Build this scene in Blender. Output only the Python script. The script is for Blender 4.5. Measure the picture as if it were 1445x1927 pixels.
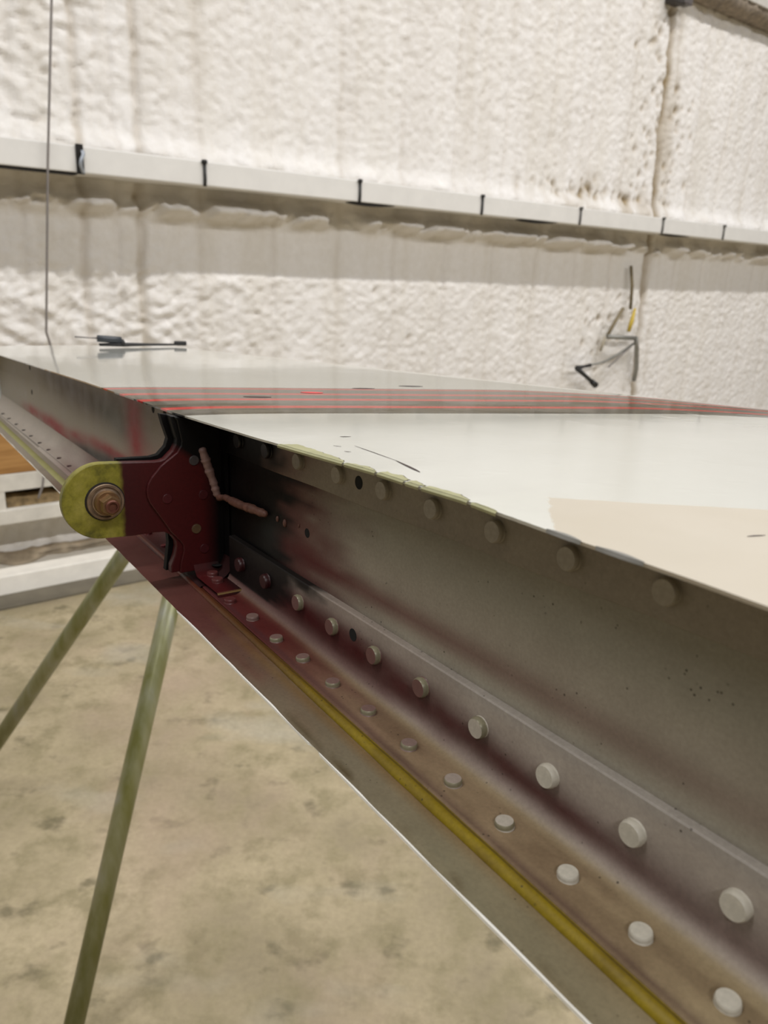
import bpy, bmesh, math, random
import numpy as np
from mathutils import Matrix, Vector

# ------------------------------------------------------------------ clear
for o in list(bpy.data.objects):
    bpy.data.objects.remove(o, do_unlink=True)
scene = bpy.context.scene
C = scene.collection
random.seed(7)

# ------------------------------------------------------------------ camera
CAM_H = 1.0614
cam_d = bpy.data.cameras.new('camera')
cam = bpy.data.objects.new('camera', cam_d)
C.objects.link(cam)
cam_d.sensor_fit = 'HORIZONTAL'
cam_d.sensor_width = 36.0
cam_d.lens = 1447.0 / 1445.0 * 36.0
cam_d.clip_start = 0.01
cam_d.clip_end = 100
right = Vector((0.9987498590844615, 0.015484009883859291, 0.04752856421863368))
down = Vector((0.04998718814624642, -0.3093723264513755, -0.9496262657736965))
fwd = Vector((0.0, 0.9508149184063006, -0.30975956956326617))
M = Matrix.Identity(4)
for i in range(3):
    M[i][0] = right[i]
    M[i][1] = -down[i]
    M[i][2] = -fwd[i]
M[0][3], M[1][3], M[2][3] = 0.0, 0.0, CAM_H
cam.matrix_world = M
cam_d.dof.use_dof = True
cam_d.dof.focus_distance = 0.27
cam_d.dof.aperture_fstop = 33.0
scene.camera = cam

# ------------------------------------------------------------------ frames
# stabilizer frame: s runs along the span away from the camera, R forward along the chord, z up
D = Vector((-0.5840911939, 0.8092599598, -0.0627359122))
ER = Vector((0.8114565028, 0.5840238144, -0.0213196705))
EZ = Vector((-0.0193861111, 0.0633600957, 0.9978024238))
# wall frame: u along the wall, n out of the wall, origin on the face of the white rails
WU = Vector((0.7894, 0.6139, 0.0)).normalized()
WN = Vector((0.6139, -0.7894, 0.0)).normalized()
W0 = Vector((-1.1247, 2.2458, 0.0))


def wl(u, n, z):
    p = W0 + WU * u + WN * n
    return Vector((p.x, p.y, z))


# ------------------------------------------------------------------ light
world = bpy.data.worlds.new('hangar_air')
scene.world = world
world.use_nodes = True
bg = world.node_tree.nodes['Background']
bg.inputs[0].default_value = (1.0, 0.99, 0.975, 1)
bg.inputs[1].default_value = 0.075


def strip(name, u, n, z, length, width, power, col=(1.0, 0.985, 0.985)):
    ld = bpy.data.lights.new(name, 'AREA')
    ld.shape = 'RECTANGLE'
    ld.size = length
    ld.size_y = width
    ld.energy = power
    ld.color = col
    o = bpy.data.objects.new(name, ld)
    C.objects.link(o)
    X = WU
    Z = Vector((0, 0, 1))
    Y = Z.cross(X)
    m = Matrix.Identity(4)
    for i in range(3):
        m[i][0], m[i][1], m[i][2] = X[i], Y[i], Z[i]
    p = wl(u, n, z)
    m[0][3], m[1][3], m[2][3] = p
    o.matrix_world = m
    return o


# two rows of ceiling strip lights running along the wall
strip('strip_light_near_wall', 1.5, 1.73, 4.2, 9.6, 0.12, 215)
strip('strip_light_mid_bay', 1.5, 5.4, 4.2, 9.6, 0.12, 410)

vs = scene.view_settings
vs.view_transform = 'Standard'
vs.look = 'None'
vs.gamma = 1.0
vs.use_curve_mapping = False
vs.exposure = 0.0


# ------------------------------------------------------------------ helpers
def lin(c):
    return tuple(((x / 255.0) / 12.92 if x / 255.0 <= 0.04045 else ((x / 255.0 + 0.055) / 1.055) ** 2.4) for x in c)


def lin4(c):
    return lin(c) + (1.0,)


class Nodes:
    def __init__(self, name):
        self.m = bpy.data.materials.new(name)
        self.m.use_nodes = True
        self.t = self.m.node_tree
        self.b = self.t.nodes['Principled BSDF']

    def n(self, kind, **kw):
        nd = self.t.nodes.new(kind)
        for k, v in kw.items():
            setattr(nd, k, v)
        return nd

    def link(self, a, b):
        self.t.links.new(a, b)

    def noise(self, scale, detail=4, rough=0.55, vec=None):
        nd = self.n('ShaderNodeTexNoise')
        nd.inputs['Scale'].default_value = scale
        nd.inputs['Detail'].default_value = detail
        nd.inputs['Roughness'].default_value = rough
        if vec is not None:
            self.link(vec, nd.inputs['Vector'])
        return nd.outputs['Fac']

    def ramp(self, fac, stops, interp='LINEAR'):
        nd = self.n('ShaderNodeValToRGB')
        cr = nd.color_ramp
        cr.interpolation = interp
        while len(cr.elements) < len(stops):
            cr.elements.new(0.5)
        for e, (p, c) in zip(cr.elements, stops):
            e.position = p
            e.color = c if len(c) == 4 else tuple(c) + (1.0,)
        self.link(fac, nd.inputs['Fac'])
        return nd.outputs['Color']

    def mix(self, fac, a, b, blend='MIX'):
        nd = self.n('ShaderNodeMix', data_type='RGBA', blend_type=blend)
        for sock, v in ((nd.inputs[0], fac), (nd.inputs[6], a), (nd.inputs[7], b)):
            if isinstance(v, (int, float)):
                sock.default_value = v
            elif isinstance(v, tuple):
                sock.default_value = v if len(v) == 4 else v + (1.0,)
            else:
                self.link(v, sock)
        return nd.outputs[2]

    def math(self, op, a, b=0.0, clamp=False):
        nd = self.n('ShaderNodeMath', operation=op, use_clamp=clamp)
        for sock, v in ((nd.inputs[0], a), (nd.inputs[1], b)):
            if isinstance(v, (int, float)):
                sock.default_value = v
            else:
                self.link(v, sock)
        return nd.outputs[0]

    def obj(self):
        return self.n('ShaderNodeTexCoord').outputs['Object']

    def scaled(self, vec, sc):
        nd = self.n('ShaderNodeMapping')
        nd.inputs['Scale'].default_value = sc
        self.link(vec, nd.inputs['Vector'])
        return nd.outputs['Vector']

    def bump(self, h, strength=0.3, dist=0.001):
        nd = self.n('ShaderNodeBump')
        nd.inputs['Strength'].default_value = strength
        nd.inputs['Distance'].default_value = dist
        self.link(h, nd.inputs['Height'])
        self.link(nd.outputs['Normal'], self.b.inputs['Normal'])

    def done(self, color=None, rough=0.5, metal=0.0, spec=0.5):
        if color is not None:
            if isinstance(color, tuple):
                self.b.inputs['Base Color'].default_value = color if len(color) == 4 else color + (1.0,)
            else:
                self.link(color, self.b.inputs['Base Color'])
        if isinstance(rough, (int, float)):
            self.b.inputs['Roughness'].default_value = rough
        else:
            self.link(rough, self.b.inputs['Roughness'])
        self.b.inputs['Metallic'].default_value = metal
        self.b.inputs['Specular IOR Level'].default_value = spec
        return self.m


def simple(name, col, rough=0.5, metal=0.0, var=0.12, scale=60.0, spec=0.5, bump=0.0):
    k = Nodes(name)
    v = k.obj()
    f = k.noise(scale, 5, 0.6, v)
    c = lin(col)
    a = tuple(x * (1 - var) for x in c)
    b = tuple(min(1, x * (1 + var)) for x in c)
    cc = k.ramp(f, [(0.3, a), (0.7, b)])
    if bump:
        k.bump(f, 0.4, bump)
    return k.done(cc, rough, metal, spec)


def mesh_obj(name, verts, faces, mat, parent=None, smooth=False, col=None, srz=None, recalc=True):
    me = bpy.data.meshes.new(name)
    me.from_pydata([tuple(v) for v in verts], [], [tuple(f) for f in faces])
    if recalc:
        bm = bmesh.new()
        bm.from_mesh(me)
        bmesh.ops.recalc_face_normals(bm, faces=bm.faces)
        bm.to_mesh(me)
        bm.free()
    if col is not None:
        a = me.color_attributes.new('col', 'FLOAT_COLOR', 'POINT')
        arr = np.ones((len(verts), 4), dtype=np.float32)
        arr[:, :3] = np.asarray(col, dtype=np.float32)
        a.data.foreach_set('color', arr.ravel())
    if srz is not None:
        a = me.attributes.new('srz', 'FLOAT_VECTOR', 'POINT')
        a.data.foreach_set('vector', np.asarray(srz, dtype=np.float32).ravel())
    if smooth:
        me.polygons.foreach_set('use_smooth', [True] * len(me.polygons))
    if mat is not None:
        me.materials.append(mat)
    o = bpy.data.objects.new(name, me)
    C.objects.link(o)
    if parent is not None:
        o.parent = parent
    return o


def bm_obj(name, bm, mat, parent=None, smooth=False):
    bmesh.ops.recalc_face_normals(bm, faces=bm.faces)
    me = bpy.data.meshes.new(name)
    bm.to_mesh(me)
    bm.free()
    if smooth:
        me.polygons.foreach_set('use_smooth', [True] * len(me.polygons))
    me.materials.append(mat)
    o = bpy.data.objects.new(name, me)
    C.objects.link(o)
    if parent is not None:
        o.parent = parent
    return o


def tag(o, label=None, cat=None, group=None, kind=None):
    if label:
        o['label'] = label
    if cat:
        o['category'] = cat
    if group:
        o['group'] = group
    if kind:
        o['kind'] = kind
    return o


def empty(name, loc=(0, 0, 0)):
    o = bpy.data.objects.new(name, None)
    o.empty_display_size = 0.05
    C.objects.link(o)
    o.location = loc
    return o


def grid_faces(nu, nv, closed=False):
    f = []
    for i in range(nu - 1):
        for j in range(nv - 1):
            f.append((i * nv + j, (i + 1) * nv + j, (i + 1) * nv + j + 1, i * nv + j + 1))
        if closed:
            f.append((i * nv + nv - 1, (i + 1) * nv + nv - 1, (i + 1) * nv, i * nv))
    return f


def tube(points, radii, nseg=12, caps=True):
    """verts and faces of a round tube along points"""
    pts = [Vector(p) for p in points]
    if isinstance(radii, (int, float)):
        radii = [radii] * len(pts)
    V, F = [], []
    prev = None
    for i, p in enumerate(pts):
        t = (pts[min(i + 1, len(pts) - 1)] - pts[max(i - 1, 0)]).normalized()
        if prev is None:
            a = t.cross(Vector((0, 0, 1)))
            if a.length < 0.1:
                a = t.cross(Vector((1, 0, 0)))
        else:
            a = prev - t * prev.dot(t)
        a.normalize()
        prev = a
        b = t.cross(a)
        for k in range(nseg):
            w = 2 * math.pi * k / nseg
            V.append(p + (a * math.cos(w) + b * math.sin(w)) * radii[i])
    n = len(pts)
    F = grid_faces(n, nseg, closed=True)
    if caps:
        F.append(tuple(range(nseg))[::-1])
        F.append(tuple((n - 1) * nseg + k for k in range(nseg)))
    return V, F


def rounded_box(origin, ax, ay, az, bevel=0.003, seg=2):
    """bmesh box: origin corner, three edge vectors"""
    bm = bmesh.new()
    vs_ = []
    for i in (0, 1):
        for j in (0, 1):
            for k in (0, 1):
                vs_.append(bm.verts.new(origin + ax * i + ay * j + az * k))
    for f in ((0, 1, 3, 2), (4, 6, 7, 5), (0, 4, 5, 1), (2, 3, 7, 6), (0, 2, 6, 4), (1, 5, 7, 3)):
        bm.faces.new([vs_[q] for q in f])
    if bevel > 0:
        bmesh.ops.bevel(bm, geom=list(bm.edges), offset=bevel, segments=seg, affect='EDGES', profile=0.6)
    return bm


def wall_box(name, u0, u1, n0, n1, z0, z1, mat, bevel=0.003, parent=None, base=None):
    bm = rounded_box(wl(u0, n0, z0) - (base or Vector()), WU * (u1 - u0), WN * (n1 - n0), Vector((0, 0, z1 - z0)), bevel)
    return bm_obj(name, bm, mat, parent)


_lat = np.random.RandomState(11).rand(256, 256)


def vnoise(x, y):
    xi = np.floor(x).astype(int)
    yi = np.floor(y).astype(int)
    fx = x - xi
    fy = y - yi
    fx = fx * fx * (3 - 2 * fx)
    fy = fy * fy * (3 - 2 * fy)
    a = _lat[xi % 256, yi % 256]
    b = _lat[(xi + 1) % 256, yi % 256]
    c_ = _lat[xi % 256, (yi + 1) % 256]
    d_ = _lat[(xi + 1) % 256, (yi + 1) % 256]
    return (a * (1 - fx) + b * fx) * (1 - fy) + (c_ * (1 - fx) + d_ * fx) * fy


def fbm(x, y, octv=4, gain=0.5):
    x = np.asarray(x, float)
    y = np.asarray(y, float)
    t = 0
    a = 1.0
    s = 0
    for k in range(octv):
        t = t + a * vnoise(x * 2 ** k + 17.3 * k, y * 2 ** k + 5.1 * k)
        s += a
        a *= gain
    return t / s


def sstep(a, b, x):
    t = np.clip((np.asarray(x, float) - a) / (b - a), 0, 1)
    return t * t * (3 - 2 * t)


# ------------------------------------------------------------------ materials
def foam_material():
    k = Nodes('sprayed_white_foam')
    at = k.n('ShaderNodeAttribute', attribute_name='col')
    v = k.obj()
    g = k.noise(35, 5, 0.6, v)
    st = k.noise(1.0, 4, 0.6, k.scaled(v, (9, 9, 0.9)))
    c = k.mix(1.0, at.outputs['Color'], k.ramp(g, [(0.3, (0.93, 0.92, 0.90)), (0.7, (1, 1, 1))]), 'MULTIPLY')
    c = k.mix(1.0, c, k.ramp(st, [(0.36, (0.95, 0.94, 0.915)), (0.55, (1, 1, 1))]), 'MULTIPLY')
    k.bump(k.noise(60, 6, 0.65, v), 0.5, 0.006)
    return k.done(c, 0.85, 0, 0.2)


def concrete_material():
    k = Nodes('stained_concrete')
    v = k.obj()
    a = k.noise(3.5, 6, 0.62, v)
    b = k.noise(14, 6, 0.65, v)
    e = k.noise(90, 3, 0.6, v)
    c = k.ramp(a, [(0.30, lin((132, 121, 97))), (0.48, lin((164, 151, 122))), (0.66, lin((188, 173, 143)))])
    c = k.mix(k.ramp(b, [(0.44, (0, 0, 0)), (0.62, (0.85, 0.85, 0.85))]), c, lin((138, 128, 98)))
    sp = k.noise(11, 4, 0.55, k.scaled(v, (1, 1.3, 1)))
    c = k.mix(k.ramp(sp, [(0.60, (0, 0, 0)), (0.70, (0.7, 0.7, 0.7))]), c, lin((100, 93, 70)))
    pk = k.noise(2.6, 5, 0.55, k.scaled(v, (1.2, 0.8, 1)))
    c = k.mix(k.ramp(pk, [(0.48, (0, 0, 0)), (0.72, (0.6, 0.6, 0.6))]), c, lin((180, 158, 138)))
    gy = k.noise(3.1, 4, 0.5, k.scaled(v, (0.7, 1.4, 1)))
    c = k.mix(k.ramp(gy, [(0.56, (0, 0, 0)), (0.70, (0.5, 0.5, 0.5))]), c, lin((172, 167, 152)))
    c = k.mix(1.0, c, k.ramp(e, [(0.3, (0.9, 0.9, 0.9)), (0.7, (1.05, 1.05, 1.05))]), 'MULTIPLY')
    k.bump(b, 0.15, 0.003)
    return k.done(c, k.ramp(a, [(0.3, (0.55, 0.55, 0.55)), (0.7, (0.8, 0.8, 0.8))]), 0, 0.3)


def sprayed_material(name='oversprayed_primer', rough=0.5, grain=0.10):
    k = Nodes(name)
    at = k.n('ShaderNodeAttribute', attribute_name='col')
    v = k.obj()
    f = k.noise(900, 3, 0.7, v)
    g = k.noise(60, 5, 0.6, v)
    c = k.mix(1.0, at.outputs['Color'], k.ramp(f, [(0.3, (1 - grain,) * 3), (0.7, (1 + grain,) * 3)]), 'MULTIPLY')
    c = k.mix(1.0, c, k.ramp(g, [(0.35, (0.92, 0.91, 0.90)), (0.65, (1.05, 1.05, 1.04))]), 'MULTIPLY')
    sp = k.n('ShaderNodeTexVoronoi')
    sp.inputs['Scale'].default_value = 420
    k.link(v, sp.inputs['Vector'])
    keep = k.noise(70, 2, 0.5, v)
    m1 = k.ramp(sp.outputs['Distance'], [(0.10, (1, 1, 1)), (0.15, (0, 0, 0))])
    m2 = k.ramp(keep, [(0.54, (0, 0, 0)), (0.62, (0.75, 0.75, 0.75))])
    c = k.mix(k.math('MULTIPLY', m1, m2), c, lin((44, 36, 28)))
    k.bump(f, 0.12, 0.0002)
    return k.done(c, k.ramp(g, [(0.3, (rough - .08,) * 3), (0.7, (rough + .1,) * 3)]), 0, 0.22)


def rivet_material():
    k = Nodes('rivet_aluminium')
    oi = k.n('ShaderNodeObjectInfo')
    v = k.obj()
    f = k.noise(700, 4, 0.6, v)
    c = k.mix(1.0, oi.outputs['Color'], k.ramp(f, [(0.3, (0.86, 0.86, 0.84)), (0.7, (1.08, 1.08, 1.06))]), 'MULTIPLY')
    return k.done(c, 0.42, 0.0, 0.5)


def top_material():
    k = Nodes('glossy_painted_skin')
    at = k.n('ShaderNodeAttribute', attribute_name='srz')
    sep = k.n('ShaderNodeSeparateXYZ')
    k.link(at.outputs['Vector'], sep.inputs[0])
    s, R = sep.outputs[0], sep.outputs[1]
    v = k.obj()
    # stripe coordinate (the stripes run forward and slightly inboard)
    q = k.math('ADD', s, k.math('MULTIPLY', k.math('SUBTRACT', R, 0.1147), 0.42))
    bend = k.math('MAXIMUM', k.math('SUBTRACT', R, 0.3147), 0.0)
    q = k.math('ADD', q, k.math('MULTIPLY', k.math('MULTIPLY', bend, bend), 11.0))
    x = k.math('MULTIPLY', k.math('SUBTRACT', q, 0.27), 1 / 0.20)

    def P(val):
        return (val - 0.27) / 0.20
    white = lin((192, 192, 184))
    grey = lin((84, 83, 80))
    red = lin((198, 36, 46))
    stops = [(0.0, white), (P(0.30303), grey)]
    for c0, w in ((0.32851, 0.0085), (0.36072, 0.0085), (0.38757, 0.0080), (0.41633, 0.0065)):
        stops += [(P(c0 - w / 2), red), (P(c0 + w / 2), grey)]
    stops += [(P(0.42361), white)]
    col = k.ramp(x, stops, 'CONSTANT')
    # smears of dark rubbed paint inside the grey band
    cmb = k.n('ShaderNodeCombineXYZ')
    k.link(q, cmb.inputs[0])
    k.link(R, cmb.inputs[1])
    sm = k.noise(1.0, 4, 0.6, k.scaled(cmb.outputs[0], (90, 14, 1)))
    inband = k.ramp(x, [(0.0, (0, 0, 0)), (P(0.30485), (1, 1, 1)), (P(0.32532), (0, 0, 0)), (P(0.33197), (1, 1, 1)), (P(0.35736), (0, 0, 0)), (P(0.36400), (0.6, 0.6, 0.6)), (P(0.38448), (0, 0, 0))], 'CONSTANT')
    sm2 = k.ramp(sm, [(0.48, (0, 0, 0)), (0.60, (0.9, 0.9, 0.9))])
    col = k.mix(k.math('MULTIPLY', sm2, inband), col, lin((30, 29, 26)))
    # peach patch
    wob = k.noise(160, 4, 0.6, v)
    sw = k.math('ADD', s, k.math('MULTIPLY', k.math('SUBTRACT', wob, 0.5), 0.007))
    l1 = k.math('SUBTRACT', k.math('SUBTRACT', 0.1240, k.math('MULTIPLY', k.math('SUBTRACT', R, 0.1355), 0.88)), k.math('ADD', s, k.math('MULTIPLY', k.math('SUBTRACT', wob, 0.5), 0.002)))
    l2 = k.math('SUBTRACT', k.math('ADD', 0.1030, k.math('MULTIPLY', k.math('SUBTRACT', R, 0.1160), 1.08)), sw)
    pm = k.math('MULTIPLY', k.math('MINIMUM', l1, l2), 1200, clamp=True)
    pv = k.noise(25, 3, 0.5, v)
    peach = k.ramp(pv, [(0.3, lin((176, 167, 150))), (0.7, lin((182, 174, 159)))])
    col = k.mix(pm, col, peach)
    # faint dirt
    dn = k.noise(14, 5, 0.6, v)
    col = k.mix(1.0, col, k.ramp(dn, [(0.35, (0.95, 0.95, 0.94)), (0.6, (1, 1, 1))]), 'MULTIPLY')
    wav = k.math('ADD', k.noise(14, 2, 0.5, v), k.math('MULTIPLY', k.ramp(k.noise(70, 2, 0.5, v), [(0.60, (0, 0, 0)), (0.75, (1, 1, 1))]), 0.10))
    k.bump(wav, 0.22, 0.0010)
    # the near part is dusty, the far part polished
    far = k.math('MULTIPLY', k.math('SUBTRACT', q, 0.22), 14.0, clamp=True)
    rg = k.mix(far, (0.19, 0.19, 0.19), (0.055, 0.055, 0.055))
    rg = k.mix(pm, rg, (0.55, 0.55, 0.55))
    k.b.inputs['Coat Weight'].default_value = 0.30
    k.link(rg, k.b.inputs['Coat Roughness'])
    return k.done(col, rg, 0, 0.5)


def bracket_material():
    k = Nodes('maroon_bracket_paint')
    at = k.n('ShaderNodeAttribute', attribute_name='srz')
    sep = k.n('ShaderNodeSeparateXYZ')
    k.link(at.outputs['Vector'], sep.inputs[0])
    R, z = sep.outputs[1], sep.outputs[2]
    v = k.obj()
    wob = k.noise(250, 3, 0.6, v)
    r2 = k.math('ADD', R, k.math('MULTIPLY', k.math('SUBTRACT', wob, 0.5), 0.0016))
    x = k.math('MULTIPLY', k.math('SUBTRACT', r2, 0.065), 1 / 0.075)

    def P(val):
        return (val - 0.065) / 0.075
    zf = k.noise(110, 4, 0.6, v)
    zinc = k.ramp(zf, [(0.32, lin((78, 75, 26))), (0.5, lin((116, 110, 36))), (0.7, lin((132, 124, 54)))])
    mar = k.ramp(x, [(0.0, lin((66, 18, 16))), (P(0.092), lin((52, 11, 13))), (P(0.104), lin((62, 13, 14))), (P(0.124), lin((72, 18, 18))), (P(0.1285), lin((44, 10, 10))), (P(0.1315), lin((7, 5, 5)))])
    msk = k.ramp(x, [(P(0.0892), (0, 0, 0)), (P(0.0912), (1, 1, 1))])
    col = k.mix(msk, zinc, mar)
    # black spray in the upper corner
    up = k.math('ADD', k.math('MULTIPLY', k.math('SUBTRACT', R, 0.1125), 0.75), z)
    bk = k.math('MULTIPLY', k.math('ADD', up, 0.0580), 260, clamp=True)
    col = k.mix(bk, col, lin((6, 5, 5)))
    f = k.noise(700, 3, 0.7, v)
    col = k.mix(1.0, col, k.ramp(f, [(0.3, (0.85,) * 3), (0.7, (1.12,) * 3)]), 'MULTIPLY')
    k.bump(f, 0.1, 0.0002)
    return k.done(col, 0.45, 0, 0.35)


def wood_material():
    k = Nodes('tan_pine_plank')
    v = k.obj()
    w = k.noise(1.0, 5, 0.6, k.scaled(v, (6, 6, 90)))
    return k.done(k.ramp(w, [(0.3, lin((142, 100, 50))), (0.7, lin((178, 134, 78)))]), 0.6)


MAT_FOAM = foam_material()
MAT_CONC = concrete_material()
MAT_SPRAY = sprayed_material()
MAT_RIVET = rivet_material()
MAT_RIM = simple('bare_rivet_rim', (134, 128, 104), 0.4, 0.15, 0.2, 500)
MAT_TOP = top_material()
MAT_BRK = bracket_material()
MAT_WOOD = wood_material()
MAT_RAIL = simple('white_rail_paint', (220, 218, 213), 0.55, 0, 0.04, 14)
MAT_WHITE = simple('white_edge_paint', (236, 234, 226), 0.4, 0, 0.04, 80)
MAT_DARK = simple('dark_iron', (46, 45, 44), 0.55, 0.3, 0.2, 80)
MAT_GAPSHADE = simple('gap_shade_black', (26, 24, 22), 0.9, 0, 0.2, 40)
MAT_GREYSTEEL = simple('grey_steel', (140, 139, 133), 0.45, 0.5, 0.15, 60)
MAT_STRAP = simple('blue_grey_strap', (150, 156, 164), 0.45, 0.1, 0.15, 60)
MAT_ROD = simple('galvanised_bolt', (88, 86, 82), 0.5, 0.5, 0.15, 60)
MAT_CABLE = simple('grey_cable', (128, 122, 118), 0.5, 0.1, 0.1, 60)
MAT_YELLOW = simple('yellow_bead', (158, 138, 40), 0.45, 0, 0.18, 160)
MAT_PRIMER = simple('olive_primer', (146, 144, 108), 0.6, 0, 0.10, 200)
MAT_CHIPEDGE = simple('chip_edge', (74, 66, 46), 0.7, 0, 0.2, 200)
MAT_HOLE = simple('hole_shade_black', (10, 9, 8), 0.9, 0, 0.2, 200)
MAT_BRASS = simple('plated_hardware', (146, 116, 84), 0.28, 0.8, 0.15, 300)
MAT_WASHER = simple('worn_washer', (132, 112, 92), 0.38, 0.6, 0.25, 400)
MAT_BEAD = simple('pink_sealant', (132, 104, 96), 0.55, 0, 0.18, 350, bump=0.0003)
MAT_BLACKPL = simple('black_plastic', (52, 56, 60), 0.4, 0, 0.15, 60)
MAT_YELLOWTAPE = simple('yellow_strap', (196, 170, 70), 0.6, 0, 0.1, 60)


def tube_material():
    k = Nodes('zinc_plated_tube')
    v = k.obj()
    a = k.noise(1.0, 4, 0.6, k.scaled(v, (25, 25, 3)))
    c = k.ramp(a, [(0.35, lin((118, 118, 66))), (0.52, lin((142, 142, 108))), (0.68, lin((156, 156, 146)))])
    return k.done(c, 0.38, 0.35)


MAT_TUBE = tube_material()

# ================================================================== SETTING
# ---- floor
n_ = 40
fv = []
for i in range(n_ + 1):
    for j in range(n_ + 1):
        fv.append((-8 + 18 * i / n_, -8 + 18 * j / n_, 0.0))
floor = mesh_obj('floor', fv, grid_faces(n_ + 1, n_ + 1), MAT_CONC)
tag(floor, 'bare stained concrete hangar floor', kind='structure')

# ---- foam wall
NF = -0.16
us = np.concatenate([np.arange(-5, -0.3, 0.15), np.arange(-0.3, 5.5, 0.008), np.arange(5.5, 9.5, 0.15)])
zs = np.concatenate([np.arange(0.0, 0.20, 0.02), np.arange(0.20, 2.60, 0.008), np.arange(2.60, 4.8, 0.12)])
U, Z = np.meshgrid(us, zs, indexing='ij')
left = 1 - sstep(0.10, 0.75, U)
upper = sstep(1.27, 1.36, Z)
lowleft = (1 - sstep(0.5, 1.3, U)) * (1 - sstep(0.98, 1.04, Z))
wx = (fbm(U * 9 + 31, Z * 9, 2) - 0.5) * 0.09
wz = (fbm(U * 9, Z * 9 + 77, 2) - 0.5) * 0.09
lump = np.abs(fbm((U + wx) * 15 + 3, (Z + wz) * 19, 3, 0.5) - 0.5) * 2
lump2 = fbm((U + wx) * 30 + 3, (Z + wz) * 36, 3, 0.55)
fine = fbm(U * 44, Z * 62, 3, 0.6)
big = fbm(U * 2.6 + 9, Z * 2.2, 3)
rough = 0.35 + 1.0 * np.clip(left * (0.4 + 0.6 * upper) + 0.75 * lowleft, 0, 1)
H = -lump * 0.013 * np.clip(rough - 0.30, 0, 1) + (lump2 - 0.5) * 0.019 * rough + (fine - 0.5) * 0.0115 + (big - 0.5) * 0.03
# smoother metal strip under the rail
panel = sstep(0.97, 1.0, Z) * (1 - sstep(1.15, 1.19, Z)) * (0.55 + 0.45 * sstep(0.5, 0.8, U))
H = H * (1 - 0.85 * panel) - 0.006 * panel
# sprayed fillet just below and above the rail
H = H + 0.060 * np.exp(-((Z - 1.195) / 0.024) ** 2) * (0.1 + 1.4 * sstep(0.3, 0.7, fbm(U * 12, Z * 14, 3))) + 0.035 * np.exp(-((Z - 1.355) / 0.035) ** 2) * (0.3 + fbm(U * 11, Z * 11, 3))
# vertical panel joints
dirt = np.zeros_like(U)
for q in range(-6, 15):
    uc = 1.2577 + 0.283 * q
    wob = (fbm(Z * 6 + q * 7, Z * 0 + q, 3) - 0.5) * 0.02
    dd = np.abs(U - uc - wob)
    dp = 0.003 + 0.005 * ((q * 37) % 5) / 4
    H = H - dp * np.exp(-(dd / 0.010) ** 2)
    dirt = dirt + 0.20 * np.exp(-(dd / 0.013) ** 2) * fbm(Z * 5 + q, U * 0 + q, 3)
for uc, dp, w, lean in ((0.483, 0.016, 0.013, 0.0), (0.30, 0.012, 0.012, 0.0), (3.228, 0.032, 0.017, -0.068)):
    wob = (fbm(Z * 9 + uc, Z * 0, 3) - 0.5) * 0.03 + lean * (Z - 1.63)
    dd = np.abs(U - uc - wob)
    H = H - dp * np.exp(-(dd / w) ** 2)
    dirt = dirt + (0.85 if uc > 3 else 0.4) * np.exp(-(dd / (w * 1.2)) ** 2) * (0.35 + fbm(Z * 8, U * 8, 3))
    if uc > 3:
        dirt = dirt + 0.30 * np.exp(-((U - uc - wob - 0.05) / 0.05) ** 2) * sstep(0.4, 0.6, fbm(U * 20, Z * 3, 3))
# pits and blow-holes beside the crack
rs = np.random.RandomState(5)
pits = [(3.1027, 2.1743), (3.104, 2.0884), (3.0687, 2.1388), (2.9694, 1.5872), (3.0913, 1.538), (3.038, 1.4832), (3.36, 1.8795), (2.7952, 1.4253), (3.3498, 1.6145), (3.1421, 1.6918), (1.4445, 0.9392), (1.6394, 0.7506), (0.22, 1.54), (0.25, 1.56), (0.47, 1.22)]
for q in range(44):
    pits.append((3.19 - abs(rs.randn()) * 0.11, 1.40 + rs.rand() * 0.9))
for q in range(26):
    pits.append((3.28 + abs(rs.randn()) * 0.08, 1.38 + rs.rand() * 0.6))
for q in range(26):
    pits.append((2.98 + rs.randn() * 0.10, 0.78 + rs.randn() * 0.10))
for q in range(46):
    pits.append((2.75 + rs.randn() * 0.30, 1.40 + abs(rs.randn()) * 0.035))
for (pu, pz) in pits:
    r_ = 0.007 + 0.010 * rs.rand()
    i0, i1 = np.searchsorted(us, [pu - 0.05, pu + 0.05])
    j0, j1 = np.searchsorted(zs, [pz - 0.05, pz + 0.05])
    g_ = np.exp(-(((U[i0:i1, j0:j1] - pu) / r_) ** 2 + ((Z[i0:i1, j0:j1] - pz) / (r_ * 1.3)) ** 2))
    H[i0:i1, j0:j1] -= 0.013 * g_
    dirt[i0:i1, j0:j1] += 0.5 * g_ * (0.3 + rs.rand())
# grime washed down and collected above the rail
dirt = dirt + 0.45 * sstep(0.48, 0.70, fbm(U * 6, Z * 3.0, 4)) * sstep(1.58, 1.36, Z) * upper * sstep(1.7, 2.5, U) * (1 - sstep(3.3, 3.8, U))
dirt = dirt + 0.08 * sstep(0.45, 0.70, fbm(U * 16 + 5, Z * 0.8 + 2, 3)) * upper
dirt = dirt + 0.20 * sstep(0.50, 0.75, lump) * left * upper
dirt = dirt + 0.25 * np.exp(-((Z - 1.235) / 0.02) ** 2) * fbm(U * 8, Z * 5, 3)
dirt = np.clip(dirt, 0, 1)
cw = np.array(lin((231, 228, 224)))
cd = np.array(lin((158, 140, 108)))
colw = cw[None, None, :] * (1 - dirt[..., None]) + cd[None, None, :] * dirt[..., None]
P = np.zeros(U.shape + (3,))
for a_ in range(3):
    P[..., a_] = W0[a_] + WU[a_] * U + WN[a_] * (NF + H)
P[..., 2] = Z
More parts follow.
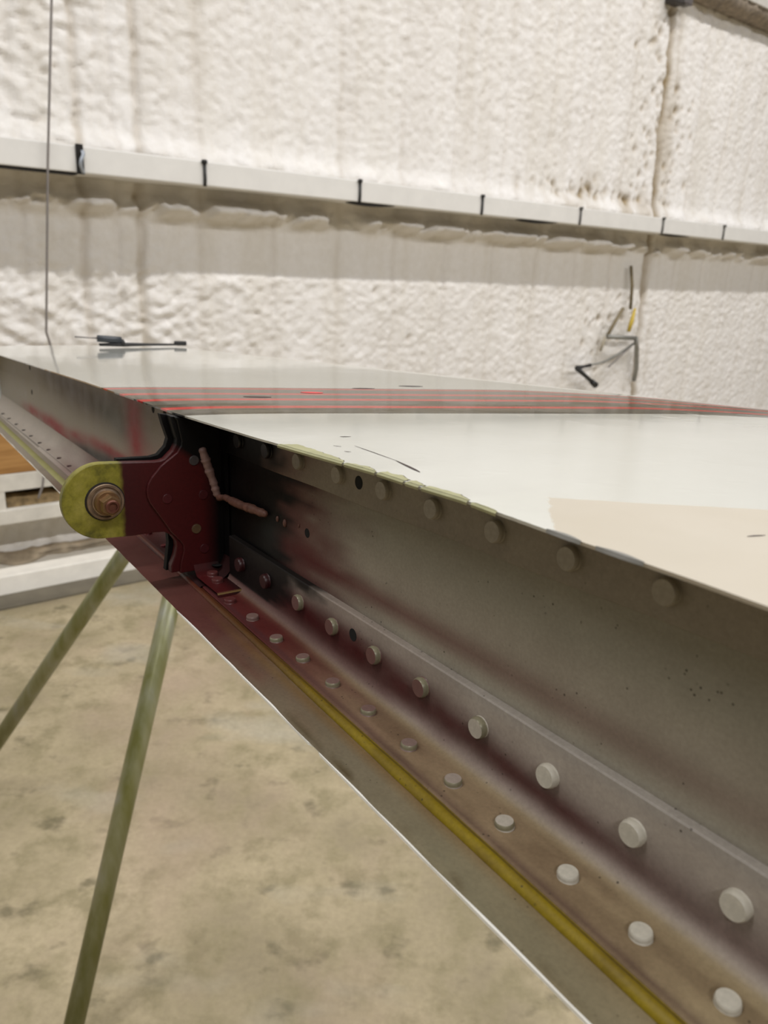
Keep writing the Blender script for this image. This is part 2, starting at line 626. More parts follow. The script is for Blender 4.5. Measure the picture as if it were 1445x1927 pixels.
wall = mesh_obj('wall_back', P.reshape(-1, 3).tolist(), grid_faces(len(us), len(zs)), MAT_FOAM, smooth=True, col=colw.reshape(-1, 3), recalc=False)
tag(wall, 'rough white sprayed foam hangar wall with vertical panel joints', kind='structure')

# ---- rails on the wall
trim = wall_box('trim_1', -4.5, 9.0, -0.17, 0.0, 1.262, 1.334, MAT_RAIL, 0.004)
tag(trim, 'long white painted wall rail above the aircraft panel', kind='structure')
trim2 = wall_box('trim_2', 3.2, 9.0, -0.17, -0.06, 2.405, 2.53, simple('grey_top_rail', (196, 192, 184), 0.5), 0.004)
tag(trim2, 'grey rail high on the foam wall at the right', kind='structure')
lv = []
nn = 300
for i in range(nn):
    u = 3.22 + 5.0 * i / (nn - 1)
    h = 0.016 + 0.022 * float(fbm(u * 16, 2.0, 3))
    for (n0, z0) in ((-0.17, 2.41), (-0.075, 2.41), (-0.085, 2.40 - h), (-0.12, 2.39 - h * 1.6), (-0.17, 2.35)):
        lv.append(wl(u, n0 + 0.02 * float(fbm(u * 34, z0 * 9, 2)) if n0 > -0.16 else n0, z0))
lip = mesh_obj('trim_3', lv, grid_faces(nn, 5, closed=True), simple('dirty_foam_edge', (132, 120, 104), 0.9, 0, 0.4, 30, bump=0.01), smooth=True)
tag(lip, 'dirty broken foam edge under the upper grey rail', kind='structure')

# lower C-shaped rail: upper flange, recessed slot, lower lip
MATDIRTY = simple('grimy_white_paint', (208, 203, 192), 0.6, 0, 0.12, 18)
low = empty('trim_4', wl(0.6, -0.08, 0.24))
tag(low, 'low white channel rail with a dark open slot near the floor', kind='structure')
base_v = Vector(low.location)
SLOT_BACK = simple('slot_back_brown', (66, 54, 38), 0.9, 0, 0.3, 25)  # back of the slot in a dark brown
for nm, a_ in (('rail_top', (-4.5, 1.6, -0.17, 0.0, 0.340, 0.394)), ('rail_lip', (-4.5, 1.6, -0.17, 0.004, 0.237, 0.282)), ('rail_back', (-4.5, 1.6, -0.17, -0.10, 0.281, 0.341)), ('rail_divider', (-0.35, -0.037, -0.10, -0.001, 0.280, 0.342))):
    wall_box(nm, *a_, MATDIRTY if nm != 'rail_back' else SLOT_BACK, 0.002, low, base_v)
dv = []
for i in range(80):
    u = -0.03 + 0.7 * i / 79
    h = 0.012 + 0.022 * float(fbm(u * 30, 3.0, 3))
    for (n0, z0) in ((-0.10, 0.281), (-0.02, 0.281), (-0.03, 0.286 + h * 0.5), (-0.06, 0.286 + h), (-0.10, 0.286 + h)):
        dv.append(wl(u, n0, z0) - base_v)
junk = mesh_obj('debris_strip', dv, grid_faces(80, 5, closed=True), simple('tan_debris', (150, 128, 92), 0.9, 0, 0.45, 45), low, True)
tag(junk, kind='stuff')

# base ledge along the floor
bb = wall_box('baseboard_back', -4.5, 9, -0.17, 0.0, 0.0, 0.068, simple('white_ledge_paint', (236, 231, 220), 0.6, 0, 0.06, 18), 0.004)
tag(bb, 'white ledge board along the foot of the foam wall', kind='structure')
gv = []
for i in range(220):
    u = -1.0 + 4.0 * i / 219
    e_ = -0.05 - 0.10 * float(fbm(u * 9, 1.0, 4))
    h = 0.004 + 0.018 * float(fbm(u * 14, 6.0, 3))
    for (n0, z0) in ((-0.169, 0.068), (e_, 0.0685), (e_ - 0.02, 0.069 + h * 0.7), (-0.12, 0.069 + h), (-0.169, 0.072 + h * 1.5)):
        gv.append(wl(u, n0, z0))
led = mesh_obj('trim_5', gv, grid_faces(220, 5, closed=True), simple('ledge_grime', (182, 166, 142), 0.9, 0, 0.35, 16), smooth=True)
tag(led, 'brown grime lying along the top of the white base ledge', kind='structure')
floor_strip = wall_box('trim_6', -4.5, 9, 0.0, 0.10, 0.0, 0.008, simple('dark_floor_strip', (104, 97, 82), 0.8, 0, 0.2, 10), 0.002)  # thin slab on the floor in a darker tone
tag(floor_strip, 'darker thin strip in front of the base ledge', kind='structure')

# ================================================================== STABILIZER
S0, R0, Z0 = 0.312, 0.134, -0.12
stab = empty('horizontal_stabilizer')
org = D * S0 + ER * R0 + EZ * Z0 + Vector((0, 0, CAM_H))
mm = Matrix.Identity(4)
for i in range(3):
    mm[i][0], mm[i][1], mm[i][2], mm[i][3] = -D[i], ER[i], EZ[i], org[i]
stab.matrix_world = mm
tag(stab, 'white aircraft tail surface with open riveted spar channel and red stripes', 'aircraft part')
SN = -0.30          # near end of the span


def L(s, R, z):
    return (-(s - S0), R - R0, z - Z0)


def part(name, srz, faces, mat, parent=None, smooth=False, col=None):
    a = np.asarray(srz, float)
    v = np.column_stack([-(a[:, 0] - S0), a[:, 1] - R0, a[:, 2] - Z0])
    return mesh_obj(name, v.tolist(), faces, mat, parent or stab, smooth, col, a)


RW, RT, RU, RA = 0.134, 0.1147, 0.1324, 0.1312      # web, top edge, cap strip, angle face


def z_f(s):
    return -0.1242 + 0.0277 * s


def z_m(s):
    return -0.1007 + 0.0194 * s


def R_fe(s):
    return 0.1107 + 0.0264 * s


def R_l(s):
    return 0.0972 + 0.0145 * s


_te = sorted([(0.0571, -0.0424), (0.0750, -0.0419), (0.0938, -0.0417), (0.1176, -0.0411), (0.1300, -0.0406), (0.1482, -0.0408), (0.1671, -0.0407), (0.1952, -0.0413), (0.2225, -0.0418), (0.2601, -0.0422), (0.3202, -0.0427), (0.4556, -0.0418), (0.7228, -0.0423), (-0.3640, -0.0428), (1.0010, -0.0424)])
_ts = np.array([p[0] for p in _te])
_tz = np.array([p[1] for p in _te])


def z_edge(s):
    return np.interp(s, _ts, _tz)


def R_le(s):
    return 0.475 - 0.125 * np.asarray(s)


def z_top(s, R):
    s = np.asarray(s, float)
    R = np.asarray(R, float)
    w = np.exp(-np.clip(R - RT, 0, 1) / 0.02)
    z = z_edge(s) * w - 0.0414 * (1 - w)
    rr = 0.068
    x = np.clip((R - (R_le(s) - rr)) / rr, 0, 0.9999)
    return z - 0.034 * (1 - np.sqrt(1 - x ** 2))


def s_tip(R):
    return 0.862 + 0.10 * (R - 0.13)


# paint coordinates: p runs with the span, h follows the height of the web
def pc(s):
    return (np.asarray(s) + 0.0847) / 0.71


def hc(z):
    return np.interp(-np.asarray(z), [0.0455, 0.0594, 0.0782, 0.1062, 0.120, 0.13], [0.0415, 0.0533, 0.0681, 0.0906, 0.0985, 0.106]) * -1


MAROON = np.array(lin((78, 18, 21)))
REDM = np.array(lin((136, 46, 48)))
BLACK = np.array(lin((7, 6, 6)))
PRIMER = np.array(lin((154, 146, 131)))
TAN = np.array(lin((146, 130, 100)))
OLIVE = np.array(lin((108, 103, 82)))
BROWN = np.array(lin((96, 84, 72)))
LAVENDER = np.array(lin((176, 166, 154)))


def blend(base, *layers):
    c = np.array(base, float)
    for col, m_ in layers:
        m_ = np.clip(np.asarray(m_), 0, 1)[..., None]
        c = c * (1 - m_) + col * m_
    return c


def blob(s, z, cs, cz, ws, wz, amp=1.0):
    return amp * np.exp(-((s - cs) / ws) ** 2 - ((z - cz) / wz) ** 2)


# ---- top skin
nS = 520
ta = np.linspace(0, 1, nS)
tb = np.concatenate([np.linspace(0, 0.10, 26), np.linspace(0.10, 0.80, 40)[1:], np.sin(np.linspace(0, math.pi / 2, 42))[1:] * 0.2 + 0.8])
top = []
for a in ta:
    for b in tb:
        Rg = RT + b * 0.25
        s = SN + a * (s_tip(Rg) - SN)
        R = RT + b * (float(R_le(s)) - RT)
        top.append([s, R, 0.0])
top = np.array(top)
top[:, 2] = z_top(top[:, 0], top[:, 1])
nb = len(tb)
ej = np.arange(nS) * nb
es = top[ej, 0]
top[ej, 1] += 0.0010 * (fbm(es * 160, es * 0 + 3.0, 3) - 0.5) * np.where((es > 0.11) & (es < 0.23), 1.0, 0.25)
faces = grid_faces(nS, nb)
k0 = len(top)
e1 = top[ej] + np.array([0, 0.0002, -0.0008])
e2 = top[ej] + np.array([0, 0.0195, -0.0013])
top = np.vstack([top, e1, e2])
for i in range(nS - 1):
    faces.append((i * nb, (i + 1) * nb, k0 + i + 1, k0 + i))
    faces.append((k0 + i, k0 + i + 1, k0 + nS + i + 1, k0 + nS + i))
top_skin = part('top_skin', top, faces, MAT_TOP, smooth=True)
try:
    top_skin.data.set_sharp_from_angle(angle=math.radians(35))
except Exception:
    pass
top_skin['label'] = 'glossy white upper skin with grey band and red stripes'

# ---- bottom skin with nose
bot, srow, prof = [], 300, 26
for i in range(srow):
    a = i / (srow - 1)
    for j in range(prof):
        b = j / (prof - 1)
        s = SN + a * (s_tip(RT + 0.25 * b) - SN)
        if j < 11:
            Rr = R_l(s) + (0.16 - R_l(s)) * (0, 0.02, 0.06, 0.12, 0.18, 0.24, 0.30, 0.36, 0.5, 0.7, 1.0)[j]
            z = z_f(s) - 0.0014
        else:
            q = (j - 10) / (prof - 11)
            Re = float(R_le(s)) - 0.0005
            Rr = 0.16 + (Re - 0.16) * math.sin(q * math.pi / 2)
            zt = float(z_top(s, Re))
            z = (z_f(s) - 0.0014) + (zt - (z_f(s) - 0.0014)) * (1 - math.cos(q * math.pi / 2)) ** 1.2
        if j == 0:
            Rr += 0.0009 * (float(fbm(s * 60, 8.0, 3)) - 0.5)
        bot.append((s, Rr, z))
bs = np.array(bot)
bp = pc(bs[:, 0])
nb1 = fbm(bs[:, 0] * 50, bs[:, 1] * 260, 4)
lipm = sstep(0.34, 0.50, bp + (nb1 - 0.5) * 0.06)
fade_far = 1 - 0.85 * sstep(0.72, 0.98, bp)
edge_d = bs[:, 1] - R_l(bs[:, 0])
bc = blend(np.tile(OLIVE, (len(bot), 1)), (TAN, 0.55 * nb1), (BROWN, 0.45 * sstep(0.26, 0.36, bp) * (1 - lipm)), (np.array(lin((76, 32, 32))), 0.92 * lipm * fade_far), (LAVENDER * 0.8, 0.6 * sstep(0.75, 1.0, bp)),
           (np.array(lin((112, 84, 44))), 0.65 * np.exp(-((bs[:, 1] - R_fe(bs[:, 0]) + 0.0046) / 0.0016) ** 2) * (1 - sstep(0.45, 0.55, bp))),
           (np.array(lin((66, 54, 30))), 0.8 * np.exp(-((edge_d - 0.0012) / 0.0010) ** 2) * sstep(0.20, 0.27, bp) * (1 - sstep(0.36, 0.42, bp)) * sstep(0.35, 0.5, nb1)))
part('bottom_skin', bot, grid_faces(srow, prof), MAT_SPRAY, smooth=True, col=bc)
# painted outer layer of the lower skin: shows as a thin white edge
ol, oS = [], 520
for i in range(oS):
    s = SN + i / (oS - 1) * (s_tip(RT) - SN)
    jag = 0.0004 * (float(fbm(s * 90, 21.0, 3)) - 0.45)
    wd = 0.00035 if s < 0.285 else (-0.0006 if s < 0.42 else 0.0001)
    if 0.168 < s < 0.173:
        wd = -0.0004
    for (dr, dz) in ((-wd - max(0, jag) * 0.6, -0.0015), (-wd - max(0, jag) * 0.6, -0.0023), (0.05, -0.0023), (0.05, -0.0015)):
        ol.append((s, R_l(s) + dr, z_f(s) + dz))
part('paint_edge', ol, grid_faces(oS, 4, closed=True), MAT_WHITE)
# tip closing sheet
tp, m_t = [], 30
for j in range(m_t):
    R = RT + (0.362 - RT) * j / (m_t - 1)
    s = s_tip(R) - 0.004
    for q in range(6):
        w = q / 5
        zb = z_f(s) - 0.0014
        tp.append((s + 0.015 * math.sin(w * math.pi), R, float(z_top(s, R)) * (1 - w) + zb * w))
part('tip_cap', tp, grid_faces(m_t, 6), MAT_WHITE, smooth=True)

# ---- web
wS, wZ = 560, 34
web = []
for i in range(wS):
    s = SN + (0.858 - SN) * i / (wS - 1)
    for j in range(wZ):
        b = j / (wZ - 1)
        web.append((s, RW, -0.0425 * (1 - b) + (z_f(s) + 0.0002) * b))
wa = np.array(web)
s_, z_ = pc(wa[:, 0]), hc(wa[:, 2])
nz = fbm(s_ * 40, z_ * 300, 4) - 0.5
ss = s_ + nz * 0.05 + (z_ + 0.07) * 0.6
near = 1 - sstep(0.575, 0.60, s_)
kb = sstep(0.448, 0.490, ss) * near
teal = blob(s_, z_, 0.492, -0.0745, 0.012, 0.005, 0.30) * near
mh = sstep(0.385, 0.465, ss + (-(z_ + 0.065)) * 1.2) * near * 0.85
dz = wa[:, 2] - z_m(wa[:, 0])
band = np.exp(-((dz - 0.0085) / 0.0040) ** 2) * (0.20 + 0.5 * sstep(0.16, 0.42, s_)) * near
dust = np.exp(-((dz - 0.0020) / 0.0022) ** 2) * 0.5 * (1 - sstep(0.38, 0.45, s_))
upz = sstep(0.015, 0.03, dz)  # upper web toned darker and greener, painting in some of the overhang shade
far = sstep(0.565, 0.60, s_)
red = (blob(s_, z_, 1.12, -0.0765, 0.05, 0.0035, .75) + blob(s_, z_, 1.03, -0.0775, 0.05, 0.004, .85) + blob(s_, z_, 0.975, -0.083, 0.035, 0.006, .9)
       + blob(s_, z_, 0.91, -0.078, 0.03, 0.004, .75) + blob(s_, z_, 0.83, -0.0755, 0.05, 0.0035, .75) + blob(s_, z_, 0.76, -0.077, 0.06, 0.003, .7)
       + blob(s_, z_, 0.728, -0.056, 0.020, 0.016, .85) + blob(s_, z_, 0.70, -0.070, 0.05, 0.009, .35))
dk = blob(s_, z_, 0.885, -0.0835, 0.055, 0.0045, .9) + blob(s_, z_, 0.80, -0.081, 0.05, 0.004, .85)
br = blob(s_, z_, 0.86, -0.055, 0.14, 0.011, .85) + blob(s_, z_, 0.99, -0.047, 0.12, 0.007, .7) + blob(s_, z_, 0.72, -0.048, 0.1, 0.006, .6)
gr = blob(s_, z_, 0.74, -0.062, 0.05, 0.006, .6) + blob(s_, z_, 0.80, -0.056, 0.05, 0.006, .5)
wc = blend(np.tile(PRIMER, (len(web), 1)), (np.array(lin((128, 128, 112))), 0.45 * upz * near), (np.array(lin((170, 166, 150))), dust), (BROWN, br * far),
           (np.array(lin((84, 90, 84))), gr * far), (REDM * 1.15, np.clip(red * (1.15 + nz), 0, 0.95) * far), (np.array(lin((42, 40, 42))), np.clip(dk, 0, .9) * far),
           (MAROON * 1.3, band), (MAROON, mh), (BLACK, kb), (np.array(lin((54, 60, 58))), teal))
part('spar_web', web, grid_faces(wS, wZ), MAT_SPRAY, col=wc)

# ---- upper cap strip (overlaps the web; its lower edge is the fine crease)
up, uS = [], 480
for i in range(uS):
    s = SN + (0.3105 - SN) * i / (uS - 1)
    cz = -0.0594 + 0.00015 * math.sin(s * 90)
    for (R, z) in ((RU, -0.0430), (RU, -0.050), (RU, -0.053), (RU, -0.056), (RU, cz + 0.0002), (RU + 0.0003, cz), (RW - 0.0001, cz)):
        up.append((s, R, z))
ua = np.array(up)
usp, uz = pc(ua[:, 0]), hc(ua[:, 2])
nz2 = fbm(usp * 40 + 7, uz * 300, 4) - 0.5
us2 = usp + nz2 * 0.04 + (uz + 0.048) * 0.7
ucol = blend(np.tile(PRIMER * 0.95, (len(up), 1)), (BROWN, 0.25 + 0 * us2), (MAROON, 0.55 * sstep(0.42, 0.47, us2)), (BLACK, sstep(0.462, 0.492, us2)))
part('upper_cap_strip', up, grid_faces(uS, 7), MAT_SPRAY, col=ucol)

# ---- lower angle (extruded): vertical leg, fillet, horizontal leg
an, aS = [], 480
FR = 0.0050
for i in range(aS):
    s = SN + (0.2995 - SN) * i / (aS - 1)
    zm, zf = z_m(s), z_f(s)
    pr = [(RW - 0.0001, zm), (RA + 0.0004, zm), (RA, zm - 0.0004)]
    for q in range(1, 15):
        pr.append((RA, zm - 0.0004 + (zf + FR - zm + 0.0004) * q / 14))
    for q in range(1, 9):
        w = math.pi / 2 * q / 8
        pr.append((RA - FR * (1 - math.cos(w)), zf + FR - FR * math.sin(w)))
    re = R_fe(s)
    for q in range(1, 11):
        pr.append((RA - FR + (re - RA + FR) * q / 10, zf))
    pr.append((re - 0.0002, zf - 0.0004))
    pr.append((re, zf - 0.0014))
    an += [(s, R, z) for (R, z) in pr]
    at_ = len(pr)
aa = np.array(an)
s_, R_, z_ = pc(aa[:, 0]), aa[:, 1], aa[:, 2]
sn_ = aa[:, 0]
hgt = z_ - z_f(sn_)
out = RA - R_
nz3 = fbm(s_ * 45 + 3, (hgt - out) * 200, 4) - 0.5
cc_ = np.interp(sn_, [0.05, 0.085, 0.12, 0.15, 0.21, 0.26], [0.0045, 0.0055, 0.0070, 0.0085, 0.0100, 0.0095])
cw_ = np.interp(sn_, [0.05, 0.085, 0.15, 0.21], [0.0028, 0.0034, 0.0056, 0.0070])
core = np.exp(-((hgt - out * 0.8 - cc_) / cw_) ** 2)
mstr = np.interp(sn_, [0.03, 0.06, 0.09, 0.13, 0.16], [0.0, 0.30, 0.70, 0.95, 1.0])
upp = sstep(0.013, 0.019, hgt)
flz = sstep(0.0015, 0.0060, out)
tanm = sstep(0.0005, 0.0035, out)
stain = sstep(0.50, 0.66, fbm(sn_ * 42, R_ * 130, 4))
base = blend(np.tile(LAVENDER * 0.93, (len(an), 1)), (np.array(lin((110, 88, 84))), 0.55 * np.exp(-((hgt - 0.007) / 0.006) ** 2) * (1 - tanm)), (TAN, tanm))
acol = blend(base, (np.array(lin((160, 155, 148))), 0.6 * sstep(0.018, 0.022, hgt) * (1 - sstep(.3, .4, s_))),
             (MAROON, 0.62 * sstep(0.27, 0.42, s_ + nz3 * 0.08) * (1 - tanm) * (1 - 0.65 * upp)),
             (np.array(lin((104, 66, 60))), flz * (0.28 * sstep(0.16, 0.3, s_) + 0.5 * sstep(0.30, 0.44, s_ + nz3 * 0.06))),
             (np.array(lin((88, 68, 50))), 0.40 * stain * flz),
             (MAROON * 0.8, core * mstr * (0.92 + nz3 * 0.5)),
             (MAROON, tanm * sstep(0.37, 0.47, s_) * 0.88),
             (np.array(lin((66, 42, 44))), 0.55 * np.exp(-((R_ - R_fe(sn_) - 0.0014) / 0.0013) ** 2) * flz),
             (BLACK, np.clip(sstep(0.425, 0.455, s_ + nz3 * 0.05 - (0.020 - hgt) * 2.4) * (1 - flz) * (hgt > 0.004), 0, 0.97)))
part('lower_angle', an, grid_faces(aS, at_), MAT_SPRAY, smooth=True, col=acol)
try:
    bpy.data.objects['lower_angle'].data.set_sharp_from_angle(angle=math.radians(30))
except Exception:
    pass

# ---- far bay lower flange (channel bend, no angle)
fl, fS = [], 300
FR2 = 0.012
for i in range(fS):
    s = 0.2995 + (0.858 - 0.2995) * i / (fS - 1)
    zf = z_f(s) + 0.0002
    pr = []
    for q in range(0, 11):
        w = math.pi / 2 * q / 10
        pr.append((RW - 0.0002 - FR2 * (1 - math.cos(w)), zf + FR2 - FR2 * math.sin(w)))
    re = R_l(s) + (0.0165 if s < 0.42 else 0.0165 - (s - 0.42) * 0.004)
    for q in range(1, 6):
        pr.append((RW - FR2 + (re - RW + FR2) * q / 5, zf))
    pr.append((re - 0.0022, zf - 0.0014))
    fl += [(s, R, z) for (R, z) in pr]
fa = np.array(fl)
fp_ = pc(fa[:, 0])
fcol = blend(np.tile(LAVENDER, (len(fl), 1)), (MAROON * 1.2, 0.95 * (1 - sstep(0.70, 1.05, fp_ + 0.1 * (fbm(fp_ * 20, fa[:, 1] * 200, 3) - .5)))), (BLACK, 0.8 * (1 - sstep(0.60, 0.70, fp_))))
part('channel_flange', fl, grid_faces(fS, 17), MAT_SPRAY, smooth=True, col=fcol)

# ---- yellow bead along the flange edge
yb, yS, ysg = [], 460, 11
for i in range(yS):
    s = SN + (0.445 - SN) * i / (yS - 1)
    r = (0.0019 + 0.0004 * (float(fbm(s * 40, 4.0, 3)) - 0.5)) * (1 - 0.30 * float(sstep(.14, .27, s)))
    cx = min(R_fe(s) - 0.0016, 0.1190)
    for q in range(ysg):
        w = math.pi * q / (ysg - 1)
        groove = 0.78 if q in (3, 4) else 1.0
        yb.append((s, cx + math.cos(w) * r * 1.2, z_f(s) - 0.0013 + math.sin(w) * r * 0.9 * groove))
ya = np.array(yb)
yp = pc(ya[:, 0])
yn = fbm(ya[:, 0] * 110, ya[:, 1] * 600, 4)
ycol = blend(np.tile(np.array(lin((126, 108, 22))), (len(yb), 1)), (np.array(lin((104, 86, 34))), yn * 1.3 - 0.35), (np.array(lin((60, 46, 26))), np.tile((np.arange(ysg) == 4) * 0.7, yS)),
             (np.array(lin((78, 46, 28))), 0.9 * sstep(0.34, 0.48, yp)), (MAROON, 0.6 * sstep(0.48, 0.56, yp)))
part('yellow_bead', yb, grid_faces(yS, ysg), sprayed_material('yellow_sealant', 0.4, 0.14), smooth=True, col=ycol)
yb2 = []
for i in range(120):
    s = 0.43 + 0.42 * i / 119
    for (R, z) in ((R_l(s) + 0.0050, 0.00005), (R_l(s) + 0.0062, 0.0007), (R_l(s) + 0.0085, 0.0007), (R_l(s) + 0.0097, 0.00005)):
        yb2.append((s, R, z_f(s) - 0.0014 + z))
part('yellow_bead', yb2, grid_faces(120, 4), simple('faded_yellow', (140, 136, 84), 0.6), smooth=True)


# ---- rivets
def rivet_mesh(r, h, bulge=0.08, seg=24, rim=False):
    bm = bmesh.new()
    prof_ = [(r * 1.08, -0.0002), (r * 1.02, 0.0001), (r * 0.98, 0.0002), (r * (1 + bulge), h * 0.45), (r * 0.99, h * 0.88), (r * 0.93, h)]
    rings = []
    for (rr, hh) in prof_:
        rings.append([bm.verts.new((rr * math.cos(2 * math.pi * q / seg), rr * math.sin(2 * math.pi * q / seg), hh)) for q in range(seg)])
    for a_, b_ in zip(rings, rings[1:]):
        for q in range(seg):
            f_ = bm.faces.new((a_[q], a_[(q + 1) % seg], b_[(q + 1) % seg], b_[q]))
            f_.smooth = True
    cap = bm.faces.new(rings[-1])
    cap.smooth = False
    for e_ in cap.edges:
        e_.smooth = False
    me = bpy.data.meshes.new('rivet')
    bm.to_mesh(me)
    bm.free()
    me.materials.append(MAT_RIVET)
    me.materials.append(MAT_RIM)
    for p_ in me.polygons:
        p_.material_index = 1 if (rim and len(p_.vertices) == 4 and p_.index >= seg * 2) else 0
    return me


RV_WEB = rivet_mesh(0.0029, 0.0019)
RV_MID = rivet_mesh(0.0029, 0.0022)
RV_LOW = rivet_mesh(0.0024, 0.0016, 0.05)
RV_MIDR = rivet_mesh(0.0029, 0.0022, rim=True)
RV_LOWR = rivet_mesh(0.0024, 0.0016, 0.05, rim=True)
RV_FLAT = rivet_mesh(0.0021, 0.0005, 0.0)
RV_SMALL = rivet_mesh(0.0017, 0.0009, 0.05)


def place(me, name, s, R, z, axis, color, parent=None):
    o = bpy.data.objects.new(name, me)
    C.objects.link(o)
    o.parent = parent or stab
    o.location = L(s, R, z)
    if axis == 'web':       # pointing out of the web, towards -R
        o.rotation_euler = (math.pi / 2 + random.uniform(-.05, .05), random.uniform(-.04, .06), 0)
    elif axis == 'up':
        o.rotation_euler = (random.uniform(-.04, .06), random.uniform(-.04, .04), 0)
    elif axis == 'span':    # pointing along the span towards the near end
        o.rotation_euler = (0, math.pi / 2, 0)
    o.color = tuple(float(x) for x in color) + (1.0,)
    return o


GREYR = np.array(lin((200, 194, 180)))
for (s, z) in ((0.2385, -0.0518), (0.2115, -0.0517), (0.1855, -0.0516), (0.1615, -0.0521), (0.1363, -0.0524), (0.1117, -0.0526), (0.086, -0.0524), (0.060, -0.0524), (0.034, -0.0524), (0.2636, -0.0519), (0.289, -0.0519)):
    c = PRIMER * 0.95
    if s > 0.255:
        c = BLACK * 1.5
    elif s > 0.23:
        c = PRIMER * 0.75
    place(RV_WEB, 'rivet', s, RU, z, 'web', c)
for (s, z) in ((0.2631, -0.1044), (0.2361, -0.1045), (0.2119, -0.1053), (0.1861, -0.1058), (0.1614, -0.1062), (0.1361, -0.107), (0.1109, -0.1078), (0.0859, -0.108), (0.0616, -0.1088), (0.2869, -0.1044), (0.0365, -0.1095), (0.0115, -0.1100)):
    m_ = float(sstep(0.125, 0.165, s)) * 0.88
    c = GREYR * (1 - m_) + MAROON * 1.3 * m_
    if s > 0.255:
        c = BLACK * 2 + MAROON * 0.4
    place(RV_MIDR if 0.13 < s < 0.25 else RV_MID, 'rivet', s, RA, z, 'web', c)
for (s, R) in ((0.258, 0.1221), (0.2363, 0.1213), (0.2176, 0.122), (0.1971, 0.1217), (0.1766, 0.1221), (0.155, 0.1216), (0.1352, 0.1215), (0.1153, 0.1213), (0.0949, 0.1214), (0.0752, 0.1214), (0.0561, 0.1218), (0.0365, 0.1214), (0.0165, 0.1214)):
    m_ = float(sstep(0.09, 0.17, s)) * 0.85
    c = GREYR * 0.92 * (1 - m_) + np.array(lin((100, 62, 58))) * m_
    place(RV_LOWR if 0.1 < s < 0.24 else RV_LOW, 'rivet', s, R, z_f(s), 'up', c)
for s in (0.8, 0.7702, 0.7367, 0.7051, 0.6759, 0.6441, 0.6146, 0.5816, 0.5527, 0.523, 0.493, 0.83):
    m_ = float(1 - sstep(0.55, 0.70, s))
    place(RV_SMALL, 'rivet', s, 0.1249, z_f(s) + 0.0002, 'up', np.array(lin((58, 55, 54))) * (1 - m_) + MAROON * 0.5 * m_)
for (s, R) in ((0.30485, 0.1225), (0.358, 0.1225), (0.381, 0.1225)):
    place(RV_SMALL, 'rivet', s, R, z_f(s) + 0.0002, 'up', MAROON * 1.4)


# ---- drilled holes: flat discs with a rim, their inner shade put into the colour
def hole_mesh(r, seg=18):
    bm = bmesh.new()
    rings = []
    for (rr, hh) in ((r * 1.12, 0.00002), (r * 1.0, 0.00012), (r * 0.93, 0.00006)):
        rings.append([bm.verts.new((rr * math.cos(2 * math.pi * q / seg), rr * math.sin(2 * math.pi * q / seg), hh)) for q in range(seg)])
    for a_, b_ in zip(rings, rings[1:]):
        for q in range(seg):
            bm.faces.new((a_[q], a_[(q + 1) % seg], b_[(q + 1) % seg], b_[q]))
    bm.faces.new(rings[-1])
    me = bpy.data.meshes.new('dark_hole_disc')
    bm.to_mesh(me)
    bm.free()
    me.materials.append(MAT_HOLE)
    return me


HM = hole_mesh(0.0020)
HM2 = hole_mesh(0.0016)
for (s, R, z, me) in ((0.2002, RU, -0.0522, HM), (0.2361, RW, -0.0782, HM2), (0.2, RA, -0.1042, HM), (0.7068, RW, -0.0520, HM), (0.7069, RW, -0.0724, HM), (0.7094, RW, -0.0948, HM2), (0.3996, RW, -0.0515, HM), (0.382, RW, -0.0518, HM)):
    o = place(me, 'dark_hole_disc', s, R, z, 'web', (0, 0, 0))
    o.rotation_euler = (math.pi / 2, 0, 0)

# ---- primer chips along the top edge
E0 = RT + 0.0001
CH = [[(0.2209, E0), (0.2175, 0.1192), (0.2089, 0.1191), (0.2002, 0.1186), (0.1899, 0.1178), (0.1847, 0.1165), (0.1815, E0), (0.1929, E0), (0.2057, E0)],
      [(0.1805, E0), (0.1779, 0.1168), (0.1725, 0.1171), (0.1679, 0.1160), (0.1652, E0)],
      [(0.1641, E0), (0.1638, 0.1175), (0.1590, 0.1183), (0.1533, 0.1168), (0.1525, E0)],
      [(0.1515, E0), (0.1511, 0.1173), (0.1468, 0.1168), (0.1460, E0)],
      [(0.1449, E0), (0.1433, 0.1169), (0.1354, 0.1174), (0.1292, 0.1160), (0.1279, E0)],
      [(0.1265, E0), (0.1237, 0.1156), (0.1201, 0.1152), (0.1183, E0)]]


def chip_poly(pts, grow):
    out_ = []
    n = len(pts)
    cs = sum(p[0] for p in pts) / n
    for i in range(n):
        a_, b_ = pts[i], pts[(i + 1) % n]
        for q in range(7):
            w = q / 7
            s = a_[0] + (b_[0] - a_[0]) * w
            R = a_[1] + (b_[1] - a_[1]) * w
            j = (float(fbm(s * 620, R * 620, 3)) - 0.5)
            edge_in = min(1.0, max(0.0, (R - E0 - 0.0001) / 0.001))
            s += j * 0.0030 * edge_in + (s - cs) / (abs(s - cs) + 1e-6) * grow * 1.6 * edge_in
            R += j * 0.0024 * edge_in + grow * edge_in
            out_.append((s, max(R, RT - 0.0001)))
    return out_


